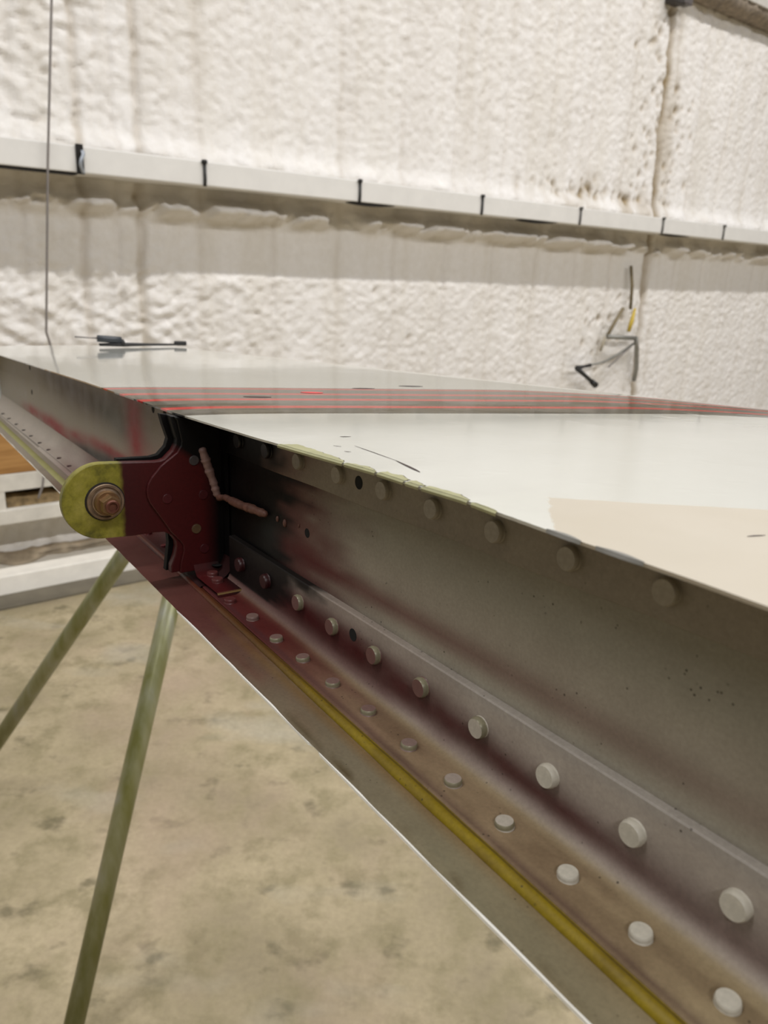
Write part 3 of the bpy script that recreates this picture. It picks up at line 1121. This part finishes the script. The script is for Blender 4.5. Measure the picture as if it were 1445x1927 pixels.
for pts in CH:
    for grow, lift, mat, nm in ((0.00022, 0.00006, MAT_CHIPEDGE, 'chip_rim'), (0.0, 0.00014, MAT_PRIMER, 'paint_chip')):
        bm = bmesh.new()
        vv = [bm.verts.new(L(s, R, float(z_top(s, R)) + lift)) for (s, R) in chip_poly(pts, grow)]
        bmesh.ops.triangulate(bm, faces=[bm.faces.new(vv)])
        bm_obj(nm, bm, mat, stab)
    e0, e1_ = min(p[0] for p in pts), max(p[0] for p in pts)
    ev = []
    for i in range(16):
        s = e0 + (e1_ - e0) * i / 15
        zt = float(z_top(s, RT))
        for (R, z) in ((RT - 0.0001, zt + 0.00012), (RT - 0.0007, zt - 0.0003), (RT - 0.0005, zt - 0.0010)):
            ev.append((s, R, z))
    part('chipped_edge', ev, grid_faces(16, 3), MAT_PRIMER)
    # white paint tag between neighbouring chips
# scuffed grey metal along the near edge
for (a0, a1) in ((0.0946, 0.1037), (0.0800, 0.0910)):
    ev = []
    for i in range(16):
        s = a0 + (a1 - a0) * i / 15
        zt = float(z_top(s, RT))
        w = 0.0006 * math.sin(math.pi * i / 15)
        for (R, z) in ((RT + w * 1.6, zt + 0.0002), (RT - 0.0001, zt + 0.0002), (RT - 0.0003 - w * 0.3, zt - 0.0006)):
            ev.append((s, R, z))
    part('scuffed_edge', ev, grid_faces(16, 3), MAT_GREYSTEEL)

# scratches and dark marks lying on the top skin
MARK = simple('mark_dark', (58, 46, 42), 0.6)
for path, w in (([(0.2246, 0.1403), (0.2239, 0.1417), (0.2229, 0.1437)], 0.0005), ([(0.2057, 0.1342), (0.1936, 0.1328), (0.1780, 0.1305)], 0.00018), ([(0.1780, 0.1305), (0.1664, 0.1274), (0.1605, 0.1259)], 0.0005),
                ([(0.0796, 0.1471), (0.0790, 0.1492), (0.0781, 0.1513)], 0.0003), ([(0.1984, 0.1256), (0.1966, 0.1269)], 0.0003), ([(0.2093, 0.1283), (0.2066, 0.1296)], 0.0002),
                ([(0.3531, 0.1638), (0.3492, 0.1701), (0.3458, 0.1756)], 0.0028), ([(0.3722, 0.2402), (0.3696, 0.2460), (0.3667, 0.2521)], 0.0020), ([(0.3758, 0.2757), (0.3720, 0.2816), (0.3686, 0.2885)], 0.0032)):
    sub = []
    for i in range(len(path) - 1):
        for q in range(6):
            t = q / 6
            sub.append((path[i][0] + (path[i + 1][0] - path[i][0]) * t, path[i][1] + (path[i + 1][1] - path[i][1]) * t))
    sub.append(path[-1])
    mv = []
    for i, (s, R) in enumerate(sub):
        t = i / (len(sub) - 1)
        ww = w * math.sin(math.pi * (0.08 + 0.84 * t))
        dx = sub[min(i + 1, len(sub) - 1)][0] - sub[max(i - 1, 0)][0]
        dy = sub[min(i + 1, len(sub) - 1)][1] - sub[max(i - 1, 0)][1]
        ln = math.hypot(dx, dy) + 1e-9
        for e in (-1, 0, 1):
            s2, R2 = s - dy / ln * ww * e, R + dx / ln * ww * e
            mv.append((s2, R2, float(z_top(s2, R2)) + 0.00012 + (0.00006 if e == 0 else 0)))
    part('paint_mark', mv, grid_faces(len(sub), 3), MARK)
rv_ = []
for q in range(12):
    w = 2 * math.pi * q / 12
    R = 0.2058 + 0.0055 * math.cos(w)
    s = 0.3583 + 0.0041 * math.sin(w) - 0.42 * (R - 0.2058)
    rv_.append((s, R, float(z_top(s, R)) + 0.00015))
part('red_spot', rv_, [tuple(range(12))], simple('red_paint', (200, 40, 46), 0.4))


# ---- hinge bracket
def plate(name, poly, s0, s1, mat, parent, bevel=0.0003):
    """extruded plate in the section plane; poly in mm (R,z)"""
    bm = bmesh.new()
    a = [bm.verts.new(L(s0, R / 1000, z / 1000)) for (R, z) in poly]
    f = bm.faces.new(a)
    ext = bmesh.ops.extrude_face_region(bm, geom=[f])
    nv_ = [e for e in ext['geom'] if isinstance(e, bmesh.types.BMVert)]
    bmesh.ops.translate(bm, vec=Vector((-(s1 - s0), 0, 0)), verts=nv_)
    bmesh.ops.recalc_face_normals(bm, faces=bm.faces)
    if bevel:
        eds = [e for e in bm.edges if len(e.link_faces) == 2 and e.calc_face_angle(0) > 1.0]
        bmesh.ops.bevel(bm, geom=eds, offset=bevel, segments=2, affect='EDGES', profile=0.5)
    bmesh.ops.triangulate(bm, faces=[f for f in bm.faces if len(f.verts) > 4])
    me = bpy.data.meshes.new(name)
    bm.to_mesh(me)
    bm.free()
    co = np.array([v.co[:] for v in me.vertices])
    arr = np.column_stack([S0 - co[:, 0], co[:, 1] + R0, co[:, 2] + Z0]).astype(np.float32)
    me.attributes.new('srz', 'FLOAT_VECTOR', 'POINT').data.foreach_set('vector', arr.ravel())
    me.materials.append(mat)
    o = bpy.data.objects.new(name, me)
    C.objects.link(o)
    o.parent = parent
    return o


SB = 0.3120
CR, CZ, RD = 82.2, -76.6, 15.7
disc = [(CR + RD * math.cos(math.radians(85 + 180 * q / 36)), CZ + RD * math.sin(math.radians(85 + 180 * q / 36))) for q in range(37)]
arm_poly = disc + [(93.6, -92.9), (102.6, -92.7), (107.0, -93.0), (110.0, -94.8), (112.0, -98.0), (112.2, -100.5), (111.4, -104.2), (109.6, -108.6), (109.4, -112.0), (133.6, -112.0), (133.6, -48.6), (125.6, -48.2), (124.9, -45.0), (111.2, -43.2), (112.2, -47.3), (113.9, -53.6), (113.6, -55.5), (112.2, -58.1), (108.6, -61.4), (106.6, -62.0), (104.1, -62.1)]
arm = plate('hinge_bracket', arm_poly, SB, SB + 0.0042, MAT_BRK, stab, 0.00045)
arm['label'] = 'hinge bracket, maroon with a bare yellow-green rounded end'
front_poly = [(112.6, -43.6), (113.9, -45.4), (115.6, -54.0), (115.3, -56.0), (113.5, -58.8), (106.4, -63.8), (102.2, -68.4), (100.5, -71.2), (99.9, -73.9), (100.1, -76.8), (101.0, -79.3), (109.6, -93.1), (113.6, -97.8), (114.8, -100.0), (114.8, -102.2), (113.2, -108.0), (112.8, -112.2), (133.4, -112.2), (133.4, -48.6), (125.6, -48.2), (124.9, -45.2)]
plate('front_plate', front_poly, SB - 0.0016, SB - 0.0001, MAT_BRK, arm, 0.0004)
BLK = simple('black_plate', (9, 7, 7), 0.6, spec=0.12)
plate('rear_plate', [(90, -91.8), (102.6, -91.6), (107.6, -91.9), (110.2, -95.0), (110.4, -99.5), (108.6, -112.0), (133.6, -112.0), (133.6, -48.6), (125.6, -48.2), (124.9, -45.2), (109.0, -43.0), (110.0, -47.3), (111.9, -53.6), (110.8, -56.8), (107.4, -60.2), (104.0, -60.9), (90, -60.6)], SB + 0.0046, SB + 0.0082, BLK, arm, 0.0002)
# foot of the front plate folded along the flange
ft, nfS = [], 14
for i in range(nfS):
    s = SB - 0.0008 - 0.0265 * i / (nfS - 1)
    for j in range(7):
        R = 0.1190 + 0.0115 * j / 6
        ft.append((s, R, z_f(s) + 0.0018 + 0.0060 * max(0, 1 - i / 2.4) ** 2))
foot_faces = grid_faces(nfS, 7)
kf = len(ft)
for (s, R, z) in list(ft[-7:]):
    ft.append((s - 0.0002, R, z - 0.0017))
for j in range(6):
    foot_faces.append(((nfS - 1) * 7 + j, (nfS - 1) * 7 + j + 1, kf + j + 1, kf + j))
part('bracket_foot', ft, foot_faces, MAT_BRK, arm, True)
se = ft[6 + (nfS - 1) * 7][0]
be = [(se + 0.0002, 0.1190, z_f(se) + 0.0019), (se + 0.0002, 0.1305, z_f(se) + 0.0019), (se - 0.0005, 0.1305, z_f(se) + 0.0012), (se - 0.0005, 0.1190, z_f(se) + 0.0012)]
part('bare_edge', be, [(0, 1, 2, 3)], simple('brass_edge', (112, 86, 46), 0.5, 0.1), arm)
# side flange of the plate against the web (black)
sf = []
for i in range(10):
    s = SB - 0.0006 - 0.008 * i / 9
    for j in range(12):
        sf.append((s, 0.1332 - 0.0014 * max(0, 1 - i / 2.5) ** 2, -0.052 - 0.054 * j / 11))
part('side_flange', sf, grid_faces(10, 12), BLK, arm, True)
MRV = np.array(lin((70, 20, 24)))
for (R, z, cc) in ((108.4, -78.1, MRV), (124.4, -78.1, MRV), (120.8, -93.0, np.array(lin((92, 72, 50)))), (124.2, -102.5, MRV), (120.7, -62.7, np.array(lin((72, 66, 66))))):
    place(RV_FLAT, 'rivet', SB - 0.0016, R / 1000, z / 1000, 'span', cc, arm)
for (s, R) in ((0.2975, 0.1245), (0.2779, 0.1216), (0.306, 0.1258)):
    place(RV_LOW, 'rivet', s, R, z_f(s) + (0.0018 if s > .285 else 0), 'up', np.array(lin((92, 46, 44))), arm)
place(HM, 'dark_notch_disc', 0.3085, 0.1290, z_f(.3085) + 0.0052, 'up', (0, 0, 0), arm)  # dark disc that paints the shade inside a relief notch


def lathe(name, prof_, s_base, R, z, mat, parent, seg=36, hexa=False):
    """profile of (radius, height) along the span towards the near end"""
    v = []
    for (r, h) in prof_:
        for q in range(seg):
            w = 2 * math.pi * q / seg
            rr = r
            if hexa:
                rr = r * math.cos(math.pi / 6) / math.cos(((w + math.pi / 6) % (math.pi / 3)) - math.pi / 6)
            v.append(L(s_base - h, R + rr * math.cos(w), z + rr * math.sin(w)))
    f = grid_faces(len(prof_), seg, closed=True)
    f.append(tuple((len(prof_) - 1) * seg + q for q in range(seg)))
    o = mesh_obj(name, v, f, mat, parent, smooth=True)
    try:
        o.data.set_sharp_from_angle(angle=math.radians(30))
    except Exception:
        pass
    return o


bR, bZ = 0.0832, -0.0768
lathe('bushing_groove', [(0.0080, 0.00002), (0.0078, 0.0003), (0.0074, 0.0003), (0.0072, 0.00010)], SB, bR, bZ, simple('groove_black', (28, 22, 18), 0.6), arm)
lathe('washer', [(0.0073, 0.0), (0.0074, 0.0012), (0.0072, 0.0016), (0.0063, 0.0016), (0.0062, 0.0010), (0.0056, 0.0010), (0.0055, 0.0018), (0.0049, 0.0020)], SB, bR, bZ, MAT_WASHER, arm)
lathe('collar', [(0.0050, 0.0016), (0.0050, 0.0038), (0.0047, 0.0044), (0.0040, 0.0044)], SB, bR, bZ, MAT_BRASS, arm)
lathe('hex_nut', [(0.0041, 0.0042), (0.0041, 0.0092), (0.0038, 0.0098), (0.0028, 0.0098)], SB, bR, bZ, MAT_BRASS, arm, 48, True)
lathe('bolt_end', [(0.0027, 0.0094), (0.0027, 0.0106), (0.0023, 0.0110), (0.0018, 0.0110), (0.0017, 0.0100)], SB, bR, bZ, simple('copper_bolt', (100, 62, 48), 0.4, 0.5), arm)


# ---- sealant rope stuck to bracket and web
def dense(path, rad, n=8):
    P_, R_2 = [], []
    for i in range(len(path) - 1):
        for q in range(n):
            t = q / n
            P_.append(tuple(path[i][k] + (path[i + 1][k] - path[i][k]) * t for k in range(3)))
            R_2.append((rad[i] + (rad[i + 1] - rad[i]) * t) * (1 + 0.30 * (random.random() - 0.5)))
    P_.append(path[-1])
    R_2.append(rad[-1] * 0.4)
    R_2[0] *= 0.6
    return P_, R_2


rope = [(0.3098, 0.1241, -0.0574), (0.3097, 0.1255, -0.0620), (0.3095, 0.1270, -0.0672), (0.3090, 0.1288, -0.0732), (0.3082, 0.1302, -0.0795)]
P_, q_ = dense(rope, [0.0018, 0.0021, 0.0019, 0.0018, 0.0017])
v_, f_ = tube([L(*p) for p in P_], q_, 12)
o = mesh_obj('sealant_rope', v_, f_, MAT_BEAD, stab, True)
o['label'] = 'pinkish sealant rope in the dark corner'
rope2 = [(0.3082, 0.1302, -0.0797), (0.3020, 0.1308, -0.0783), (0.2940, 0.1312, -0.0786), (0.2860, 0.1315, -0.0786), (0.2785, 0.1318, -0.0781), (0.2715, 0.1322, -0.0780), (0.2660, 0.1326, -0.0779)]
P_, q_ = dense(rope2, [0.0013, 0.0013, 0.0016, 0.0019, 0.0017, 0.0018, 0.0011], 7)
v_, f_ = tube([L(*p) for p in P_], q_, 12)
mesh_obj('sealant_rope', v_, f_, simple('pink_sealant_dark', (104, 70, 58), 0.55, 0, 0.3, 350), stab, True)
for (s, z, r) in ((0.2590, -0.0782, 0.0009), (0.2530, -0.0785, 0.0012), (0.2420, -0.0768, 0.0005)):
    bm = bmesh.new()
    bmesh.ops.create_icosphere(bm, subdivisions=2, radius=r)
    for vtx in bm.verts:
        vtx.co = Vector(L(s, RW - 0.0002, z)) + Vector((vtx.co.x * 0.8, vtx.co.y * 0.7, vtx.co.z * 1.4))
    bm_obj('sealant_drip', bm, bpy.data.materials['pink_sealant_dark'], stab, True)

# ================================================================== THINGS AROUND
# ---- tubular trestle
st = empty('tubular_trestle', (-0.2, 0.95, 0.0))
tag(st, 'tubular metal trestle with greenish zinc legs standing on the concrete', 'trestle')
sb = Vector(st.location)
apex = Vector((-0.2641, 1.1296, 0.8163))
apex2 = stab.matrix_world @ Vector(L(0.50, 0.30, z_f(0.5) - 0.0375))
for (a, b) in ((apex, Vector((-0.3982, 0.7672, 0.003))), (apex, Vector((-0.8219, 1.3094, 0.003))), (apex2, Vector((0.4123, 0.7294, 0.003))), (apex2, Vector((0.9266, 0.9099, 0.003)))):
    v_, f_ = tube([a - sb, a * 0.5 + b * 0.5 - sb, b - sb], 0.014, 24)
    lg = mesh_obj('leg', v_, f_, MAT_TUBE, st, True)
    dirn = (b - a).normalized()
    v_, f_ = tube([b - sb - dirn * 0.02, b - sb], 0.0155, 16)
    mesh_obj('foot_cap', v_, f_, MAT_BLACKPL, lg, True)
v_, f_ = tube([apex - sb, apex2 - sb], 0.0145, 20)
mesh_obj('top_bar', v_, f_, MAT_TUBE, st, True)
bd = (apex2 - apex).normalized()
v_, f_ = tube([apex2 - sb - bd * 0.07 , apex2 - sb + bd * 0.02], 0.0215, 16)
mesh_obj('foam_pad', v_, f_, MAT_BLACKPL, st, True)

# ---- bolts through the rail
CL = [(0.637, 'dark bolt on the white rail, nearest the curled strap'), (1.238, 'dark bolt on the white rail, second right of the curled strap'), (1.850, 'dark bolt on the white rail, third right of the curled strap'),
      (2.468, 'slim grey bolt on the white rail, fourth right of the strap'), (3.108, 'slim grey bolt on the rail, just below the foam crack'), (3.674, 'slim grey bolt on the rail, farthest to the right')]
for i, (u, lab) in enumerate(CL):
    e = empty('rail_bolt', wl(u, 0.004, 1.262))
    tag(e, lab, 'bolt', 'bolts along the white wall rail')
    r = 0.0052 if i < 3 else 0.0048
    mt = MAT_DARK if i < 3 else MAT_ROD
    v_, f_ = tube([Vector((0, 0, -0.002)), Vector((0.001, 0, 0.02)), Vector((0, 0, 0.066))], r, 12)
    mesh_obj('shank', v_, f_, mt, e, True)
    bm = rounded_box(Vector((-0.0085, -0.0085, 0.064)), Vector((0.017, 0, 0)), Vector((0, 0.017, 0)), Vector((0, 0, 0.012)), 0.004)
    bm_obj('bolt_head', bm, MAT_DARK if i < 3 else MAT_ROD, e)
# curled strap
e = empty('curled_strap', wl(0.253, 0.003, 1.262))
tag(e, 'curled blue-grey strap in a dark notch of the white rail', 'strap')
bm = rounded_box(WU * -0.010 + WN * -0.002 + Vector((0, 0, -0.004)), WU * 0.021, WN * 0.005, Vector((0, 0, 0.080)), 0.001)
bm_obj('notch', bm, MAT_GAPSHADE, e)  # black block on the rail face, painting the shade of a notch
sv = []
for i in range(22):
    t = i / 21
    uu = 0.0085 - 0.010 * math.sin(min(1, t * 1.25) * math.pi) - 0.002
    nn_ = 0.008 + 0.012 * math.sin(t * 3.1)
    hw = 0.0052
    for du, dn in ((-hw, 0), (-hw * .9, 0.0016), (hw * .9, 0.0016), (hw, 0)):
        sv.append(WU * (uu + du) + WN * (nn_ + dn) + Vector((0, 0, -0.002 + 0.062 * t)))
mesh_obj('strap', sv, grid_faces(22, 4, closed=True), MAT_STRAP, e, True)
# solid black slivers painting the shade of gaps between rail and foam
for (u0, u1, z0, h) in ((-0.3, 0.245, 1.255, 0.008), (1.214, 1.41, 1.252, 0.008), (2.105, 2.33, 1.252, 0.008), (3.16, 3.37, 1.252, 0.006)):
    gv = []
    for i in range(24):
        t = i / 23
        th = h * (math.sin(math.pi * min(1, 0.06 + t * 0.94)) ** 0.7 if u0 > 0 else 0.9)
        for (n0, q) in ((-0.005, 0), (-0.004, -1), (-0.05, -1), (-0.05, 0)):
            gv.append(wl(u0 + (u1 - u0) * t, n0, z0 + 0.0085 + q * th))
    mesh_obj('rail_gap_shade', gv, grid_faces(24, 4, closed=True), MAT_GAPSHADE, trim)

# ---- hanging cable at the left
cp = [(0.365, 3.2), (0.2032, 1.6797), (0.161, 1.2864), (0.1172, 0.8157), (0.1227, 0.7925), (0.1268, 0.7692), (0.100, 0.58), (0.0783, 0.4079), (0.0672, 0.3497), (0.0515, 0.3124)]
pp = []
for i in range(len(cp) - 1):
    for q in range(6):
        t = q / 6
        pp.append(wl(cp[i][0] + (cp[i + 1][0] - cp[i][0]) * t, 0.02, cp[i][1] + (cp[i + 1][1] - cp[i][1]) * t))
pp.append(wl(cp[-1][0], 0.02, cp[-1][1]))
v_, f_ = tube(pp, 0.0034, 10)
o = mesh_obj('hanging_cable', v_, f_, MAT_CABLE, None, True)
tag(o, 'thin grey cable hanging down the foam wall at the left', 'cable')

# ---- plank on the low rail
bm = rounded_box(wl(-0.9, -0.06, 0.3945), WU * 0.985, WN * 0.058, Vector((0, 0, 0.14)), 0.003)
o = bm_obj('wooden_plank', bm, MAT_WOOD)
tag(o, 'tan wooden plank lying on the low white rail at the left', 'plank')


# ---- dark cable fitting on the far tip of the stabilizer
def SW(s, R, z):
    return stab.matrix_world @ Vector(L(s, R, z))


ZT = -0.0414
f0 = SW(0.8358, 0.2531, ZT + 0.0006)
e = empty('cable_fitting', f0)
tag(e, 'dark grey cable fitting lying on the far tip of the white surface', 'fitting')
a = SW(0.8285, 0.2235, ZT + 0.0090) - f0
b = SW(0.8285, 0.2474, ZT + 0.0075) - f0
v_, f_ = tube([a, a.lerp(b, 0.5), b], [0.0034, 0.0036, 0.0034], 16)
mesh_obj('sleeve', v_, f_, MAT_BLACKPL, e, True)
c_ = SW(0.8285, 0.2484, ZT + 0.0030) - f0
v_, f_ = tube([b, b.lerp(c_, .5) + Vector((0.001, 0, 0)), c_], 0.0026, 12)
mesh_obj('elbow', v_, f_, MAT_DARK, e, True)
path = [SW(0.8285, 0.2250, ZT + 0.0028) - f0, c_, SW(0.8404, 0.2812, ZT + 0.0025) - f0, SW(0.8485, 0.3168, ZT + 0.0022) - f0]
v_, f_ = tube(path, [0.0014, 0.0022, 0.0014, 0.0010], 10)
mesh_obj('rod', v_, f_, MAT_DARK, e, True)
c2 = SW(0.8485, 0.3187, ZT + 0.0012) - f0
bm = rounded_box(c2 - Vector((0.006, 0.004, 0)), Vector((0.013, 0.004, 0)), Vector((-0.002, 0.007, 0)), Vector((0, 0, 0.0045)), 0.0012)
bm_obj('end_clip', bm, MAT_DARK, e)
v_, f_ = tube([SW(0.8285, 0.2015, ZT + 0.0105) - f0, SW(0.8285, 0.2250, ZT + 0.0092) - f0], 0.0008, 8)
mesh_obj('tail_wire', v_, f_, MAT_CABLE, e, True)

# ---- bracket frame on the wall at the right
b0 = wl(3.0, NF + 0.02, 0.52)
e = empty('wall_bracket', b0)
tag(e, 'bent grey metal bracket frame fixed to the foam wall at the right', 'bracket')


def wb(u, n, z):
    return wl(u, NF + n, z) - b0


RUSTY = simple('rusty_bar', (122, 110, 84), 0.7)
PALEB = simple('pale_bar', (166, 157, 138), 0.7)
STB = simple('stained_bar', (112, 100, 74), 0.8)
for path, r, mt in (([(2.935, .05, .742), (3.06, .06, .735), (3.175, .05, .730)], 0.012, MAT_GREYSTEEL),
                    ([(2.940, .045, .748), (3.00, .035, .815), (3.06, .03, .885)], 0.009, RUSTY),
                    ([(3.180, .05, .733), (3.215, .04, .68), (3.255, .03, .56), (3.262, .02, .49)], 0.012, MAT_GREYSTEEL),
                    ([(3.185, .04, .700), (3.06, .04, .645), (2.93, .05, .610), (2.80, .06, .600)], 0.006, MAT_GREYSTEEL),
                    ([(3.18, .04, .695), (3.08, .04, .635), (2.99, .04, .580)], 0.004, MAT_CABLE),
                    ([(2.930, .04, .738), (2.915, .03, .665)], 0.007, PALEB),
                    ([(3.125, .03, .88), (3.110, .03, 1.0), (3.090, .02, 1.10)], 0.008, STB)):
    v_, f_ = tube([wb(*p) for p in path], r, 10)
    mesh_obj('frame_bar', v_, f_, mt, e, True)
v_, f_ = tube([wb(3.115, .045, .765), wb(3.130, .045, .82), wb(3.150, .04, .885)], [0.010, 0.012, 0.006], 10)
mesh_obj('yellow_tie', v_, f_, MAT_YELLOWTAPE, e, True)
e2 = empty('black_clamp', wl(2.78, NF + 0.06, 0.50))
tag(e2, 'black hinged clamp hanging from the grey wall bracket', 'clamp')
cb = Vector(e2.location)
CLB = simple('clamp_black', (36, 36, 36), 0.5)
pA, pB = wl(2.692, NF + 0.07, 0.590) - cb, wl(2.862, NF + 0.07, 0.494) - cb
v_, f_ = tube([pA, pA.lerp(pB, 0.4), pB], [0.013, 0.010, 0.011], 12)
mesh_obj('clamp_arm', v_, f_, CLB, e2, True)
v_, f_ = tube([pA.lerp(pB, 0.78), pB], [0.014, 0.017], 12)
mesh_obj('clamp_jaw', v_, f_, CLB, e2, True)
v_, f_ = tube([pA, pA + WU * 0.055 + Vector((0, 0, 0.006)), pA + WU * 0.105 + Vector((0, 0, 0.011))], [0.014, 0.007, 0.010], 12)
mesh_obj('clamp_handle', v_, f_, MAT_DARK, e2, True)

# ---- black clip at the top of the crack
b0 = wl(3.15, NF, 2.31)
e = empty('black_wall_clip', b0)
tag(e, 'small black clip at the top of the wall crack', 'clip')
bm = rounded_box(wl(3.085, NF + 0.005, 2.292) - b0, WU * 0.085, WN * 0.06, Vector((0, 0, 0.09)), 0.006)
bm_obj('clip_body', bm, simple('clip_black', (48, 42, 38), 0.6), e)
bm = rounded_box(wl(3.150, NF + 0.02, 2.298) - b0, WU * 0.07, WN * 0.05, Vector((0, 0, 0.03)), 0.006)
bm_obj('clip_tongue', bm, simple('clip_grey', (86, 80, 78), 0.5), e)
